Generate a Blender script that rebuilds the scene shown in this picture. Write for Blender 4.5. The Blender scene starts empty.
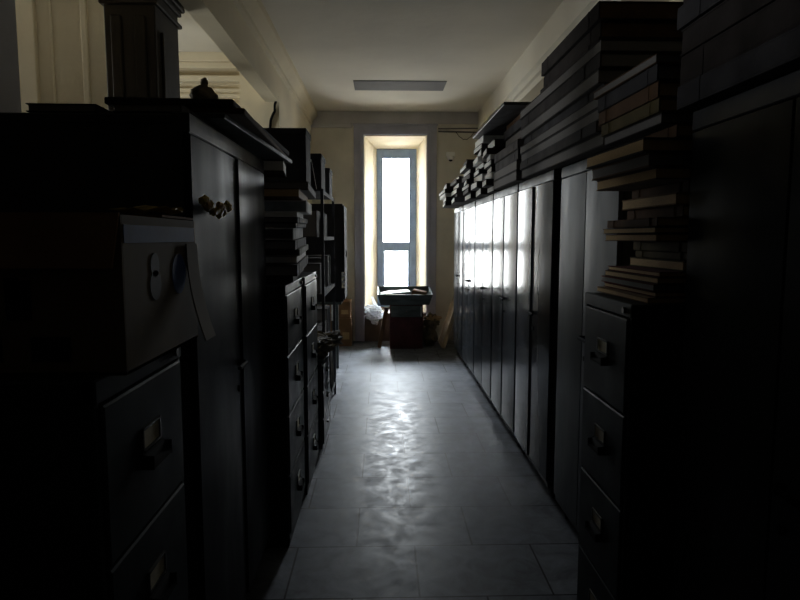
import bpy, bmesh, math, random
from mathutils import Vector, Matrix, noise
random.seed(7)
SC = bpy.context.scene
COL = SC.collection
R = math.radians

# ---------------------------------------------------------------- materials
def mat(name, col, rough=0.6, metal=0.0, var=0.25, vscale=6.0, bump=0.0, bscale=20.0,
        rvar=0.0, stretch=(1, 1, 1), spec=0.15, detail=4.0, col2=None, coat=0.0):
    m = bpy.data.materials.new(name); m.use_nodes = True
    nt = m.node_tree; N = nt.nodes; L = nt.links
    b = N['Principled BSDF']
    tc = N.new('ShaderNodeTexCoord'); mp = N.new('ShaderNodeMapping')
    mp.inputs['Scale'].default_value = stretch
    L.new(tc.outputs['Object'], mp.inputs['Vector'])
    nz = N.new('ShaderNodeTexNoise'); nz.inputs['Scale'].default_value = vscale
    nz.inputs['Detail'].default_value = detail
    L.new(mp.outputs['Vector'], nz.inputs['Vector'])
    cr = N.new('ShaderNodeValToRGB')
    c2 = col2 if col2 else tuple(c * (1 - var) for c in col)
    c1 = col if col2 else tuple(min(1, c * (1 + var)) for c in col)
    cr.color_ramp.elements[0].position = 0.32; cr.color_ramp.elements[1].position = 0.68
    cr.color_ramp.elements[0].color = (*c2, 1); cr.color_ramp.elements[1].color = (*c1, 1)
    L.new(nz.outputs['Fac'], cr.inputs['Fac']); L.new(cr.outputs['Color'], b.inputs['Base Color'])
    b.inputs['Metallic'].default_value = metal
    b.inputs['Roughness'].default_value = rough
    b.inputs['Specular IOR Level'].default_value = spec
    b.inputs['Coat Weight'].default_value = coat
    if rvar:
        n2 = N.new('ShaderNodeTexNoise'); n2.inputs['Scale'].default_value = vscale * 1.7
        n2.inputs['Detail'].default_value = 5
        L.new(mp.outputs['Vector'], n2.inputs['Vector'])
        mr = N.new('ShaderNodeMapRange')
        mr.inputs['From Min'].default_value = 0.3; mr.inputs['From Max'].default_value = 0.7
        mr.inputs['To Min'].default_value = max(0.03, rough - rvar); mr.inputs['To Max'].default_value = min(1, rough + rvar)
        L.new(n2.outputs['Fac'], mr.inputs['Value']); L.new(mr.outputs['Result'], b.inputs['Roughness'])
    if bump:
        n3 = N.new('ShaderNodeTexNoise'); n3.inputs['Scale'].default_value = bscale
        n3.inputs['Detail'].default_value = 3
        L.new(mp.outputs['Vector'], n3.inputs['Vector'])
        bp = N.new('ShaderNodeBump'); bp.inputs['Strength'].default_value = bump
        bp.inputs['Distance'].default_value = 0.02
        L.new(n3.outputs['Fac'], bp.inputs['Height']); L.new(bp.outputs['Normal'], b.inputs['Normal'])
    return m

def floor_mat():
    m = bpy.data.materials.new('stone_floor'); m.use_nodes = True
    nt = m.node_tree; N = nt.nodes; L = nt.links; b = N['Principled BSDF']
    tc = N.new('ShaderNodeTexCoord'); mp = N.new('ShaderNodeMapping')
    mp.inputs['Location'].default_value = (-0.163, -0.293, 0)
    L.new(tc.outputs['Object'], mp.inputs['Vector'])
    bk = N.new('ShaderNodeTexBrick'); bk.inputs['Scale'].default_value = 1.0
    bk.inputs['Brick Width'].default_value = 0.597; bk.inputs['Row Height'].default_value = 0.46
    bk.inputs['Mortar Size'].default_value = 0.005; bk.inputs['Mortar Smooth'].default_value = 0.2
    bk.inputs['Color1'].default_value = (0.135, 0.146, 0.168, 1); bk.inputs['Color2'].default_value = (0.160, 0.171, 0.193, 1)
    bk.inputs['Mortar'].default_value = (0.015, 0.015, 0.016, 1)
    L.new(mp.outputs['Vector'], bk.inputs['Vector'])
    n1 = N.new('ShaderNodeTexNoise'); n1.inputs['Scale'].default_value = 7; n1.inputs['Detail'].default_value = 8
    n1.inputs['Roughness'].default_value = 0.65; n1.inputs['Distortion'].default_value = 0.8
    L.new(tc.outputs['Object'], n1.inputs['Vector'])
    cr = N.new('ShaderNodeValToRGB')
    cr.color_ramp.elements[0].position = 0.35; cr.color_ramp.elements[0].color = (0.62, 0.62, 0.62, 1)
    cr.color_ramp.elements[1].position = 0.65; cr.color_ramp.elements[1].color = (1.3, 1.3, 1.3, 1)
    L.new(n1.outputs['Fac'], cr.inputs['Fac'])
    mx = N.new('ShaderNodeMix'); mx.data_type = 'RGBA'; mx.blend_type = 'MULTIPLY'; mx.inputs['Factor'].default_value = 1
    L.new(bk.outputs['Color'], mx.inputs['A']); L.new(cr.outputs['Color'], mx.inputs['B'])
    L.new(mx.outputs['Result'], b.inputs['Base Color'])
    n2 = N.new('ShaderNodeTexNoise'); n2.inputs['Scale'].default_value = 8; n2.inputs['Detail'].default_value = 12; n2.inputs['Roughness'].default_value = 0.7
    n2.inputs['Distortion'].default_value = 0.3
    L.new(tc.outputs['Object'], n2.inputs['Vector'])
    mr = N.new('ShaderNodeMapRange'); mr.inputs['From Min'].default_value = 0.30; mr.inputs['From Max'].default_value = 0.66
    mr.inputs['To Min'].default_value = 0.26; mr.inputs['To Max'].default_value = 0.55
    L.new(n2.outputs['Fac'], mr.inputs['Value']); L.new(mr.outputs['Result'], b.inputs['Roughness'])
    b.inputs['Specular IOR Level'].default_value = 0.05
    ad = N.new('ShaderNodeMath'); ad.operation = 'MULTIPLY_ADD'
    L.new(bk.outputs['Fac'], ad.inputs[0]); ad.inputs[1].default_value = -1.0; L.new(n1.outputs['Fac'], ad.inputs[2])
    bp = N.new('ShaderNodeBump'); bp.inputs['Strength'].default_value = 0.03; bp.inputs['Distance'].default_value = 0.004
    L.new(ad.outputs[0], bp.inputs['Height']); L.new(bp.outputs['Normal'], b.inputs['Normal'])
    return m

def glass_mat():
    m = bpy.data.materials.new('window_glass'); m.use_nodes = True
    nt = m.node_tree; N = nt.nodes; L = nt.links
    N.remove(N['Principled BSDF']); out = N['Material Output']
    tr = N.new('ShaderNodeBsdfTransparent'); tr.inputs['Color'].default_value = (0.96, 0.97, 0.97, 1)
    gl = N.new('ShaderNodeBsdfGlossy'); gl.inputs['Roughness'].default_value = 0.05
    fr = N.new('ShaderNodeFresnel'); fr.inputs['IOR'].default_value = 1.45
    tc = N.new('ShaderNodeTexCoord'); nz = N.new('ShaderNodeTexNoise'); nz.inputs['Scale'].default_value = 3
    L.new(tc.outputs['Object'], nz.inputs['Vector'])
    bp = N.new('ShaderNodeBump'); bp.inputs['Strength'].default_value = 0.05
    L.new(nz.outputs['Fac'], bp.inputs['Height']); L.new(bp.outputs['Normal'], gl.inputs['Normal'])
    mx = N.new('ShaderNodeMixShader')
    L.new(fr.outputs[0], mx.inputs[0]); L.new(tr.outputs[0], mx.inputs[1]); L.new(gl.outputs[0], mx.inputs[2])
    L.new(mx.outputs[0], out.inputs['Surface'])
    return m

M = {}
M['plaster'] = mat('cream_plaster', (0.62, 0.55, 0.40), 0.9, var=0.10, vscale=1.6, bump=0.15, bscale=14)
M['plaster_end'] = mat('stained_cream_plaster', (0.74, 0.70, 0.60), 0.9, var=0.12, vscale=2.2, bump=0.15, bscale=14)
M['ceiling'] = mat('ceiling_plaster', (0.66, 0.62, 0.53), 0.92, var=0.07, vscale=1.2, bump=0.1, bscale=10)
M['frieze'] = mat('grey_band_paint', (0.56, 0.54, 0.54), 0.85, var=0.1, vscale=3, bump=0.1)
M['arch'] = mat('blue_grey_trim_paint', (0.46, 0.46, 0.54), 0.7, var=0.1, vscale=4, bump=0.1)
M['reveal'] = mat('cream_reveal_plaster', (0.84, 0.75, 0.57), 0.85, var=0.10, vscale=3, stretch=(1, 1, 0.5), bump=0.1)
M['pier'] = mat('dark_brown_pier_paint', (0.055, 0.044, 0.030), 0.7, var=0.2, vscale=4, bump=0.1)
M['sill_brown'] = mat('dark_brown_sill_paint', (0.13, 0.10, 0.075), 0.8, var=0.2, vscale=5, bump=0.1)
M['floor'] = floor_mat()
M['winframe'] = mat('blue_grey_window_paint', (0.26, 0.35, 0.54), 0.5, var=0.1, vscale=6)
M['glass'] = glass_mat()
M['steel'] = mat('dark_enamelled_steel', (0.038, 0.042, 0.048), 0.17, var=0.25, vscale=2.5, bump=0.035, bscale=2.0,
                 rvar=0.05, stretch=(1, 1, 0.35), spec=0.03)
M['steel_dull'] = mat('dull_blue_grey_steel', (0.058, 0.065, 0.075), 0.42, var=0.22, vscale=4, bump=0.03, bscale=3,
                      rvar=0.10, stretch=(1, 1, 0.3), spec=0.03)
M['steel_dark'] = mat('blackened_steel', (0.035, 0.035, 0.040), 0.45, var=0.3, vscale=5, rvar=0.1)
M['file_green'] = mat('grey_green_cabinet_enamel', (0.026, 0.031, 0.034), 0.45, var=0.18, vscale=4, rvar=0.1, bump=0.02, bscale=4, spec=0.03)
M['chrome'] = mat('worn_nickel', (0.10, 0.095, 0.085), 0.45, 1.0, var=0.2, vscale=30)
M['matte_dark'] = mat('matte_dark_paint', (0.028, 0.028, 0.032), 0.85, var=0.3, vscale=6, spec=0.15)
M['steel_left'] = mat('scuffed_dark_enamel', (0.014, 0.015, 0.020), 0.42, var=0.35, vscale=3, bump=0.04, bscale=2.5, rvar=0.12, stretch=(1, 1, 0.35), spec=0.02)
M['black'] = mat('black_iron', (0.010, 0.010, 0.011), 0.75, var=0.3, vscale=20, spec=0.03)
M['card'] = mat('label_card', (0.55, 0.50, 0.38), 0.85, var=0.15, vscale=30)
M['carton'] = mat('brown_cardboard', (0.22, 0.125, 0.065), 0.85, var=0.15, vscale=8, bump=0.05, bscale=60)
M['carton_pale'] = mat('printed_cardboard', (0.13, 0.10, 0.065), 0.8, var=0.15, vscale=8)
M['blue_ink'] = mat('blue_print', (0.02, 0.06, 0.22), 0.7, var=0.2, vscale=15)
M['dark_ink'] = mat('dark_print', (0.015, 0.015, 0.025), 0.7, var=0.2, vscale=15)
M['white_tape'] = mat('pale_tape', (0.6, 0.6, 0.58), 0.5, var=0.1)
M['tan_tape'] = mat('tan_tape', (0.34, 0.23, 0.12), 0.35, var=0.1)
M['red_wood'] = mat('dark_red_paint', (0.060, 0.018, 0.020), 0.45, var=0.3, vscale=6, bump=0.05)
M['grey_wood'] = mat('grey_green_wood', (0.07, 0.085, 0.085), 0.5, var=0.25, vscale=6, bump=0.08, stretch=(1, 4, 4))
M['ply'] = mat('pale_plywood', (0.42, 0.33, 0.23), 0.7, var=0.18, vscale=5, stretch=(6, 1, 1), bump=0.05)
M['paper'] = mat('white_paper', (0.88, 0.87, 0.84), 0.8, var=0.08, vscale=60, stretch=(1, 1, 30))
M['paper_old'] = mat('yellowed_paper', (0.50, 0.34, 0.17), 0.85, var=0.2, vscale=50, stretch=(1, 1, 30))
M['paper_grey'] = mat('dusty_grey_paper', (0.17, 0.16, 0.155), 0.9, var=0.2, vscale=50, stretch=(1, 1, 25))
M['paper_blue'] = mat('pale_blue_card', (0.40, 0.47, 0.52), 0.75, var=0.15, vscale=20)
M['plastic'] = mat('white_plastic_bag', (0.85, 0.86, 0.88), 0.35, var=0.06, vscale=10)
_nt = M['plastic'].node_tree; _pb = _nt.nodes['Principled BSDF']
_tl = _nt.nodes.new('ShaderNodeBsdfTranslucent'); _tl.inputs['Color'].default_value = (.9, .92, .95, 1)
_ms = _nt.nodes.new('ShaderNodeMixShader'); _ms.inputs[0].default_value = .75
_nt.links.new(_pb.outputs[0], _ms.inputs[1]); _nt.links.new(_tl.outputs[0], _ms.inputs[2])
_nt.links.new(_ms.outputs[0], _nt.nodes['Material Output'].inputs['Surface'])
M['yellow'] = mat('yellowed_wrapper', (0.30, 0.22, 0.05), 0.6, var=0.3, vscale=20)
M['cloth'] = mat('dusty_brown_cloth', (0.20, 0.165, 0.11), 0.95, var=0.4, vscale=12, bump=0.4, bscale=40)
M['cloth_grey'] = mat('dusty_grey_cloth', (0.22, 0.21, 0.19), 0.95, var=0.5, vscale=14, bump=0.4, bscale=40)
M['white_fix'] = mat('white_fixture_plastic', (0.88, 0.87, 0.84), 0.5, var=0.05)
M['panel_grey'] = mat('grey_light_panel', (0.13, 0.125, 0.12), 0.85, var=0.06, vscale=5)
for k, c in dict(brown=(0.10, 0.058, 0.034), maroon=(0.10, 0.022, 0.018), dark=(0.034, 0.029, 0.028), tan=(0.22, 0.14, 0.075),
                 olive=(0.10, 0.080, 0.040), grey=(0.060, 0.054, 0.052), slate=(0.045, 0.043, 0.047), pale=(0.50, 0.49, 0.46), white=(0.88, 0.89, 0.90)).items():
    M['cover_' + k] = mat(k + '_cover_cloth', c, 0.85, var=0.25, vscale=9, bump=0.08, bscale=80, spec=0.04)

# ---------------------------------------------------------------- mesh helpers
def box(bm, x0, x1, y0, y1, z0, z1, bev=0.0, seg=1):
    vs = [bm.verts.new(p) for p in ((x0, y0, z0), (x1, y0, z0), (x1, y1, z0), (x0, y1, z0),
                                    (x0, y0, z1), (x1, y0, z1), (x1, y1, z1), (x0, y1, z1))]
    fs = [bm.faces.new([vs[i] for i in f]) for f in ((0, 3, 2, 1), (4, 5, 6, 7), (0, 1, 5, 4), (1, 2, 6, 5), (2, 3, 7, 6), (3, 0, 4, 7))]
    if bev:
        es = list({e for f in fs for e in f.edges})
        bmesh.ops.bevel(bm, geom=es, offset=bev, segments=seg, profile=0.5, affect='EDGES')
    return vs

def hexa(bm, p):
    vs = [bm.verts.new(q) for q in p]
    for f in ((0, 3, 2, 1), (4, 5, 6, 7), (0, 1, 5, 4), (1, 2, 6, 5), (2, 3, 7, 6), (3, 0, 4, 7)):
        bm.faces.new([vs[i] for i in f])

def prism(bm, poly, axis, a, b):
    """extrude a 2-D polygon along an axis ('x','y','z')"""
    def P(u, v, w):
        return {'x': (w, u, v), 'y': (u, w, v), 'z': (u, v, w)}[axis]
    lo = [bm.verts.new(P(u, v, a)) for u, v in poly]; hi = [bm.verts.new(P(u, v, b)) for u, v in poly]
    n = len(poly)
    bm.faces.new(lo); bm.faces.new(hi)
    for i in range(n):
        bm.faces.new((lo[i], lo[(i + 1) % n], hi[(i + 1) % n], hi[i]))

def cyl(bm, p0, p1, r0, r1=None, n=16):
    r1 = r0 if r1 is None else r1
    p0 = Vector(p0); p1 = Vector(p1); d = p1 - p0
    q = d.to_track_quat('Z', 'Y').to_matrix().to_4x4()
    bmesh.ops.create_cone(bm, cap_ends=True, segments=n, radius1=r0, radius2=r1, depth=d.length,
                          matrix=Matrix.Translation((p0 + p1) / 2) @ q)

def tube(bm, pts, r, n=8):
    for a, b in zip(pts[:-1], pts[1:]):
        cyl(bm, a, b, r, n=n)

def blob(bm, c, rad, amp=0.25, fs=2.5, seed=0, sub=3, flat=None):
    res = bmesh.ops.create_icosphere(bm, subdivisions=sub, radius=1.0)
    for v in res['verts']:
        p = v.co.copy()
        k = 1 + amp * noise.noise(p * fs + Vector((seed * 7.3, seed * 3.1, seed))) + amp * 0.5 * noise.noise(p * fs * 2.7 + Vector((seed, 5, seed * 2)))
        q = Vector((p.x * rad[0] * k, p.y * rad[1] * k, p.z * rad[2] * k))
        if flat is not None and q.z < flat: q.z = flat
        v.co = Vector(c) + q

def crumple(bm, c, sx, sy, amp, seed, n=10, lift=0.0):
    """crumpled sheet: thin solid of creased paper"""
    top = {}; bot = {}
    for i in range(n + 1):
        for j in range(n + 1):
            u = i / n - 0.5; v = j / n - 0.5
            h = amp * (noise.noise(Vector((u * 4 + seed, v * 4, seed))) + 0.6 * abs(noise.noise(Vector((u * 9, v * 9 + seed, 2)))))
            dx = 0.25 * sx / n * noise.noise(Vector((u * 7, v * 7, seed + 9)))
            p = (c[0] + u * sx + dx * 3, c[1] + v * sy + dx * 2, c[2] + amp + h + lift * (u + 0.5))
            top[i, j] = bm.verts.new(p); bot[i, j] = bm.verts.new((p[0], p[1], p[2] - 0.002))
    for i in range(n):
        for j in range(n):
            bm.faces.new((top[i, j], top[i + 1, j], top[i + 1, j + 1], top[i, j + 1]))
            bm.faces.new((bot[i, j], bot[i, j + 1], bot[i + 1, j + 1], bot[i + 1, j]))
    for i in range(n):
        for (a, b) in (((i, 0), (i + 1, 0)), ((i + 1, n), (i, n)), ((0, i + 1), (0, i)), ((n, i), (n, i + 1))):
            bm.faces.new((top[a], bot[a], bot[b], top[b]))

def obj(name, bm, material, parent=None, loc=(0, 0, 0), smooth=False):
    bmesh.ops.recalc_face_normals(bm, faces=bm.faces[:])
    me = bpy.data.meshes.new(name); bm.to_mesh(me); bm.free()
    me.materials.append(material)
    if smooth:
        for p in me.polygons: p.use_smooth = True
    o = bpy.data.objects.new(name, me); COL.objects.link(o)
    if parent: o.parent = parent
    o.location = loc
    return o

def mesh(name, material, fn, parent=None, loc=(0, 0, 0), smooth=False):
    bm = bmesh.new(); fn(bm)
    return obj(name, bm, material, parent, loc, smooth)

def tag(o, label, cat, group=None):
    o['label'] = label; o['category'] = cat
    if group: o['group'] = group
    return o

def thing(name, label, cat, loc=(0, 0, 0), rz=0.0, group=None):
    o = bpy.data.objects.new(name, None); COL.objects.link(o)
    o.empty_display_size = 0.1; o.location = loc; o.rotation_euler = (0, 0, rz)
    return tag(o, label, cat, group)

def struct(name, bm, m, parent=None):
    o = obj(name, bm, m, parent)
    if parent is None: o['kind'] = 'structure'
    return o

ORD = ['lowest', 'second from the bottom', 'third from the bottom', 'fourth from the bottom', 'fifth from the bottom',
       'sixth from the bottom', 'seventh from the bottom', 'eighth from the bottom', 'ninth from the bottom', 'tenth from the bottom',
       'eleventh from the bottom', 'twelfth from the bottom']

# ---------------------------------------------------------------- setting
YE = 9.468          # inner face of the end wall
YW = 10.37          # plane of the window
ZC = 3.45           # ceiling
XL, XR = -1.05, 1.49
bm = bmesh.new(); box(bm, -4.7, 2.3, -6.0, YE + 0.02, -0.12, 0.0); struct('floor', bm, M['floor'])
bm = bmesh.new(); box(bm, -4.7, 2.3, -6.0, YE + 0.02, ZC, ZC + 0.15); struct('ceiling', bm, M['ceiling'])

# end wall with the deep splayed window opening
bm = bmesh.new()
prism(bm, [(-4.7, YE), (-0.272, YE), (-0.094, YW), (-0.094, YW + 0.12), (-4.7, YW + 0.12)], 'z', -0.1, ZC + 0.15)
prism(bm, [(0.678, YE), (2.3, YE), (2.3, YW + 0.12), (0.58, YW + 0.12), (0.58, YW)], 'z', -0.1, ZC + 0.15)
hexa(bm, [(-0.272, YE, 3.11), (0.678, YE, 3.11), (0.58, YW + .12, 3.04), (-0.094, YW + .12, 3.04),
          (-0.272, YE, ZC + .15), (0.678, YE, ZC + .15), (0.58, YW + .12, ZC + .15), (-0.094, YW + .12, ZC + .15)])
wb = struct('wall_back', bm, M['plaster_end'])
# cream reveal lining (thin plaster skins over the opening's sides and head)
bm = bmesh.new()
t = 0.012
hexa(bm, [(-0.272, YE + .004, .43), (-0.272 + t, YE + .004, .43), (-0.094 + t, YW, .43), (-0.094, YW, .43),
          (-0.272, YE + .004, 3.11), (-0.272 + t, YE + .004, 3.11), (-0.094 + t, YW, 3.04), (-0.094, YW, 3.04)])
hexa(bm, [(0.678 - t, YE + .004, .43), (0.678, YE + .004, .43), (0.58, YW, .43), (0.58 - t, YW, .43),
          (0.678 - t, YE + .004, 3.11), (0.678, YE + .004, 3.11), (0.58, YW, 3.04), (0.58 - t, YW, 3.04)])
hexa(bm, [(-0.272 + t, YE + .004, 3.11 - t), (0.678 - t, YE + .004, 3.11 - t), (0.58 - t, YW, 3.04 - t), (-0.094 + t, YW, 3.04 - t),
          (-0.272 + t, YE + .004, 3.11), (0.678 - t, YE + .004, 3.11), (0.58 - t, YW, 3.04), (-0.094 + t, YW, 3.04)])
struct('trim_1', bm, M['reveal'])
bm = bmesh.new()
hexa(bm, [(-0.272, YE, 0), (0.678, YE, 0), (0.58, YW + .12, 0), (-0.094, YW + .12, 0),
          (-0.272, YE, .43), (0.678, YE, .43), (0.58, YW + .12, .43), (-0.094, YW + .12, .43)])
struct('wall_sill', bm, M['sill_brown'])

# architrave round the opening, stepped profile
bm = bmesh.new()
for (a, d0) in ((0.145, 0.035), (0.05, 0.055)):
    box(bm, -0.272 - a, -0.272, YE - d0, YE, 0.0, 3.11 + a, 0.004)
    box(bm, 0.678, 0.678 + a, YE - d0, YE, 0.0, 3.11 + a, 0.004)
    box(bm, -0.272, 0.678, YE - d0, YE, 3.11, 3.11 + a, 0.004)
box(bm, -0.272 - .16, 0.678 + .16, YE - .05, YE, 3.11 + .135, 3.11 + .16, 0.004)
struct('trim_2', bm, M['arch'])
# grey frieze band along the top of the end wall
bm = bmesh.new(); box(bm, XL, XR, YE - 0.03, YE, 3.275, ZC, 0.004); box(bm, XL, -0.44, YE - 0.045, YE, 3.215, 3.275, 0.006)
struct('trim_3', bm, M['frieze'])

# window joinery
def window_main(bm):
    y0, y1 = YW - 0.03, YW + 0.05
    box(bm, -0.082, 0.02, y0, y1, 0.43, 3.03, 0.006); box(bm, 0.45, 0.568, y0, y1, 0.43, 3.03, 0.006)
    box(bm, 0.02, 0.45, y0, y1, 2.88, 3.03, 0.006); box(bm, 0.02, 0.45, y0, y1, 1.36, 1.515, 0.006)
    box(bm, 0.02, 0.45, y0, y1, 0.43, 0.765, 0.006)
    box(bm, 0.02, 0.042, y0 + .01, y1, 0.765, 1.36); box(bm, 0.428, 0.45, y0 + .01, y1, 0.765, 1.36)
wf = mesh('window_1', M['winframe'], window_main); wf['kind'] = 'structure'
mesh('pane', M['glass'], lambda b: box(b, 0.02, 0.45, YW + .01, YW + .014, 1.515, 2.88), wf)
mesh('pane', M['glass'], lambda b: box(b, 0.042, 0.428, YW + .01, YW + .014, 0.765, 1.36), wf)
mesh('glazing_bar', M['winframe'], lambda b: (box(b, 0.02, 0.45, YW, YW + .03, 2.355, 2.372), box(b, 0.229, 0.239, YW, YW + .03, 1.515, 2.88)), wf)

# corridor's left side: wall at the far end, arcade beam with cornice, dark pier, panelled pier beyond
bm = bmesh.new(); box(bm, -1.45, XL, 6.55, YE, 0, ZC); struct('wall_left', bm, M['plaster'])
bm = bmesh.new(); box(bm, -4.7, -1.12, 6.7, 6.95, 0, ZC); struct('wall_cross', bm, M['plaster'])
bm = bmesh.new()
prism(bm, [(-1.19, 2.965), (-1.05, 2.965), (-1.05, 3.24), (-1.02, 3.26), (-1.02, 3.30), (-0.95, 3.38), (-0.95, ZC), (-1.19, ZC)], 'y', -6.0, 6.56)
struct('trim_4', bm, M['plaster'])
bm = bmesh.new()
prism(bm, [(-1.05, 3.24), (-1.02, 3.26), (-1.02, 3.30), (-0.95, 3.38), (-0.95, ZC), (-1.05, ZC)], 'y', 6.56, YE - 0.03)
struct('trim_5', bm, M['plaster'])
# mouldings of the cross wall's entablature
bm = bmesh.new()
for (z0, z1, d) in ((2.60, 2.66, .03), (2.90, 2.98, .05), (3.02, 3.06, .09), (3.06, 3.12, .06), (3.18, 3.24, .10), (3.30, 3.36, .14), (3.36, 3.45, .17)):
    box(bm, -4.6, -1.19, 6.7 - d, 6.7, z0, z1, 0.008, 2)
struct('trim_6', bm, M['plaster'])
bm = bmesh.new()
box(bm, -1.53, -1.25, 3.6, 4.0, 0, ZC, 0.006)
for (z0, z1, d) in ((2.86, 2.885, .02), (2.93, 2.96, .018), (2.96, 3.01, .035), (3.01, 3.06, .06), (3.06, 3.10, .075)):
    box(bm, -1.53 - d, -1.25 + d, 3.6 - d, 4.0 + d, z0, z1, 0.006)
box(bm, -1.49, -1.43, 3.58, 3.6, .1, 2.8, 0.006); box(bm, -1.36, -1.30, 3.58, 3.6, .1, 2.8, 0.006)
box(bm, -1.25, -1.235, 3.68, 3.92, .1, 2.74, 0.006)
struct('trim_7', bm, M['pier'])
bm = bmesh.new()
box(bm, -2.86, -2.12, 5.05, 5.4, 0, ZC)
box(bm, -2.80, -2.655, 5.00, 5.05, 0, ZC, 0.006)
box(bm, -2.315, -2.265, 5.02, 5.05, 0, ZC, 0.008)
box(bm, -2.56, -2.535, 5.03, 5.05, 0, ZC, 0.006)
struct('trim_8', bm, M['plaster'])
bm = bmesh.new(); box(bm, -4.7, -1.42, 2.35, 2.55, 0, ZC); box(bm, -4.7, -1.42, -6.0, 2.35, 0, ZC); struct('wall_near_bay', bm, M['frieze'])

# corridor's right side
bm = bmesh.new(); box(bm, 1.80, 2.0, -6.0, 8.6, 0, ZC); box(bm, XR, 2.0, 8.6, YE, 0, ZC); struct('wall_right', bm, M['plaster'])
bm = bmesh.new()
prism(bm, [(1.82, 3.06), (1.50, 3.06), (1.50, 3.12), (1.47, 3.13), (1.47, 3.18), (1.44, 3.20), (1.44, ZC), (1.82, ZC)], 'y', -6.0, YE - .03)
struct('trim_9', bm, M['ceiling'])
bm = bmesh.new(); box(bm, -1.42, 1.8, -1.65, -1.5, 0, ZC); struct('wall_front_blocker', bm, M['pier'])  # unseen dark partition, added to cut bounce light from behind the camera

# side-bay outer wall with its own window (daylight of the bay beyond the arcade)
bm = bmesh.new()
W2 = (4.6, 5.8, 1.5, 2.7)
box(bm, -4.85, -4.7, -6.0, W2[0], 0, ZC); box(bm, -4.85, -4.7, W2[1], 6.95, 0, ZC)
box(bm, -4.85, -4.7, W2[0], W2[1], 0, W2[2]); box(bm, -4.85, -4.7, W2[0], W2[1], W2[3], ZC)
struct('wall_outer', bm, M['plaster'])
def win2(bm):
    y0, y1, z0, z1 = W2
    for a, b in ((y0, y0 + .06), ((y0 + y1) / 2 - .03, (y0 + y1) / 2 + .03), (y1 - .06, y1)): box(bm, -4.80, -4.74, a, b, z0, z1)
    for a, b in ((z0, z0 + .06), (z1 - .06, z1)): box(bm, -4.80, -4.74, y0, y1, a, b)
w2 = mesh('window_2', M['winframe'], win2); w2['kind'] = 'structure'
mesh('pane', M['glass'], lambda b: box(b, -4.772, -4.768, W2[0] + .06, W2[1] - .06, W2[2] + .06, W2[3] - .06), w2)

# ---------------------------------------------------------------- furniture makers
def almirah(label, xf, y0, y1, H, face, depth=0.48, ang=(0, 0), steel='steel', group=None, handle_on=0, handle_z=1.10):
    """two-door steel cupboard; local front is -Y. face 'R' stands in the right row and looks to -X."""
    w = y1 - y0
    rz = R(-90) if face == 'R' else R(90)
    t = thing('steel_cupboard', label, 'cupboard', (xf, (y0 + y1) / 2, 0), rz, group)
    def body(b):
        box(b, -w / 2, w / 2, 0.002, depth, 0.10, 0.115)                      # bottom
        box(b, -w / 2, w / 2, 0.002, depth, H - 0.03, H, 0.004)              # top
        box(b, -w / 2, -w / 2 + .012, 0.002, depth, 0.115, H - .03)
        box(b, w / 2 - .012, w / 2, 0.002, depth, 0.115, H - .03)
        box(b, -w / 2 + .012, w / 2 - .012, depth - .01, depth, 0.115, H - .03)
        box(b, -w / 2 - .003, w / 2 + .003, -0.022, 0.03, H - 0.055, H + 0.004, 0.004)   # head rail
        box(b, -w / 2, w / 2, -0.012, 0.03, 0.09, 0.125, 0.003)                           # plinth rail
    mesh('body', M['steel_dark' if steel != 'steel_dull' else steel], body, t)
    for sx in (-1, 1):
        for yy in (0.05, depth - 0.05):
            mesh('foot', M['black'], lambda b: cyl(b, (0, 0, 0), (0, 0, 0.10), 0.018, 0.032, 12), t, (sx * (w / 2 - .06), yy, 0))
    dw = w / 2 - .010
    for i, s in enumerate((-1, 1)):
        hx = s * (w / 2 - .004)
        def door(b, s=s):
            n = 10
            z0, z1 = 0.13, H - 0.06
            xa = [-s * dw * k / n for k in range(n + 1)]
            fr = []; bk = []
            for k, x in enumerate(xa):
                bow = 0.0035 * math.sin(math.pi * k / n)
                fr.append((x, -0.022 - bow)); bk.append((x, -0.002))
            prism(b, fr + bk[::-1], 'z', z0, z1)
        d = mesh('door', M[steel], door, t, (hx, 0, 0), smooth=False)
        d.rotation_euler = (0, 0, R(ang[i]) * (-s) * -1)
        if i == handle_on:
            def hd(b, s=s):
                x = -s * (dw - .045)
                cyl(b, (x, -.022, handle_z), (x, -.052, handle_z), .012)
                box(b, min(x, x + s * .10) - .008, max(x, x + s * .10) + .008, -.060, -.046, handle_z - .008, handle_z + .008, .004)
            mesh('handle', M['black'], hd, d)
            def lk(b, s=s):
                x = -s * (dw - .05)
                cyl(b, (x, -.020, handle_z - .10), (x, -.030, handle_z - .10), .012)
            mesh('lock', M['black'], lk, d)
    return t

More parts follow.
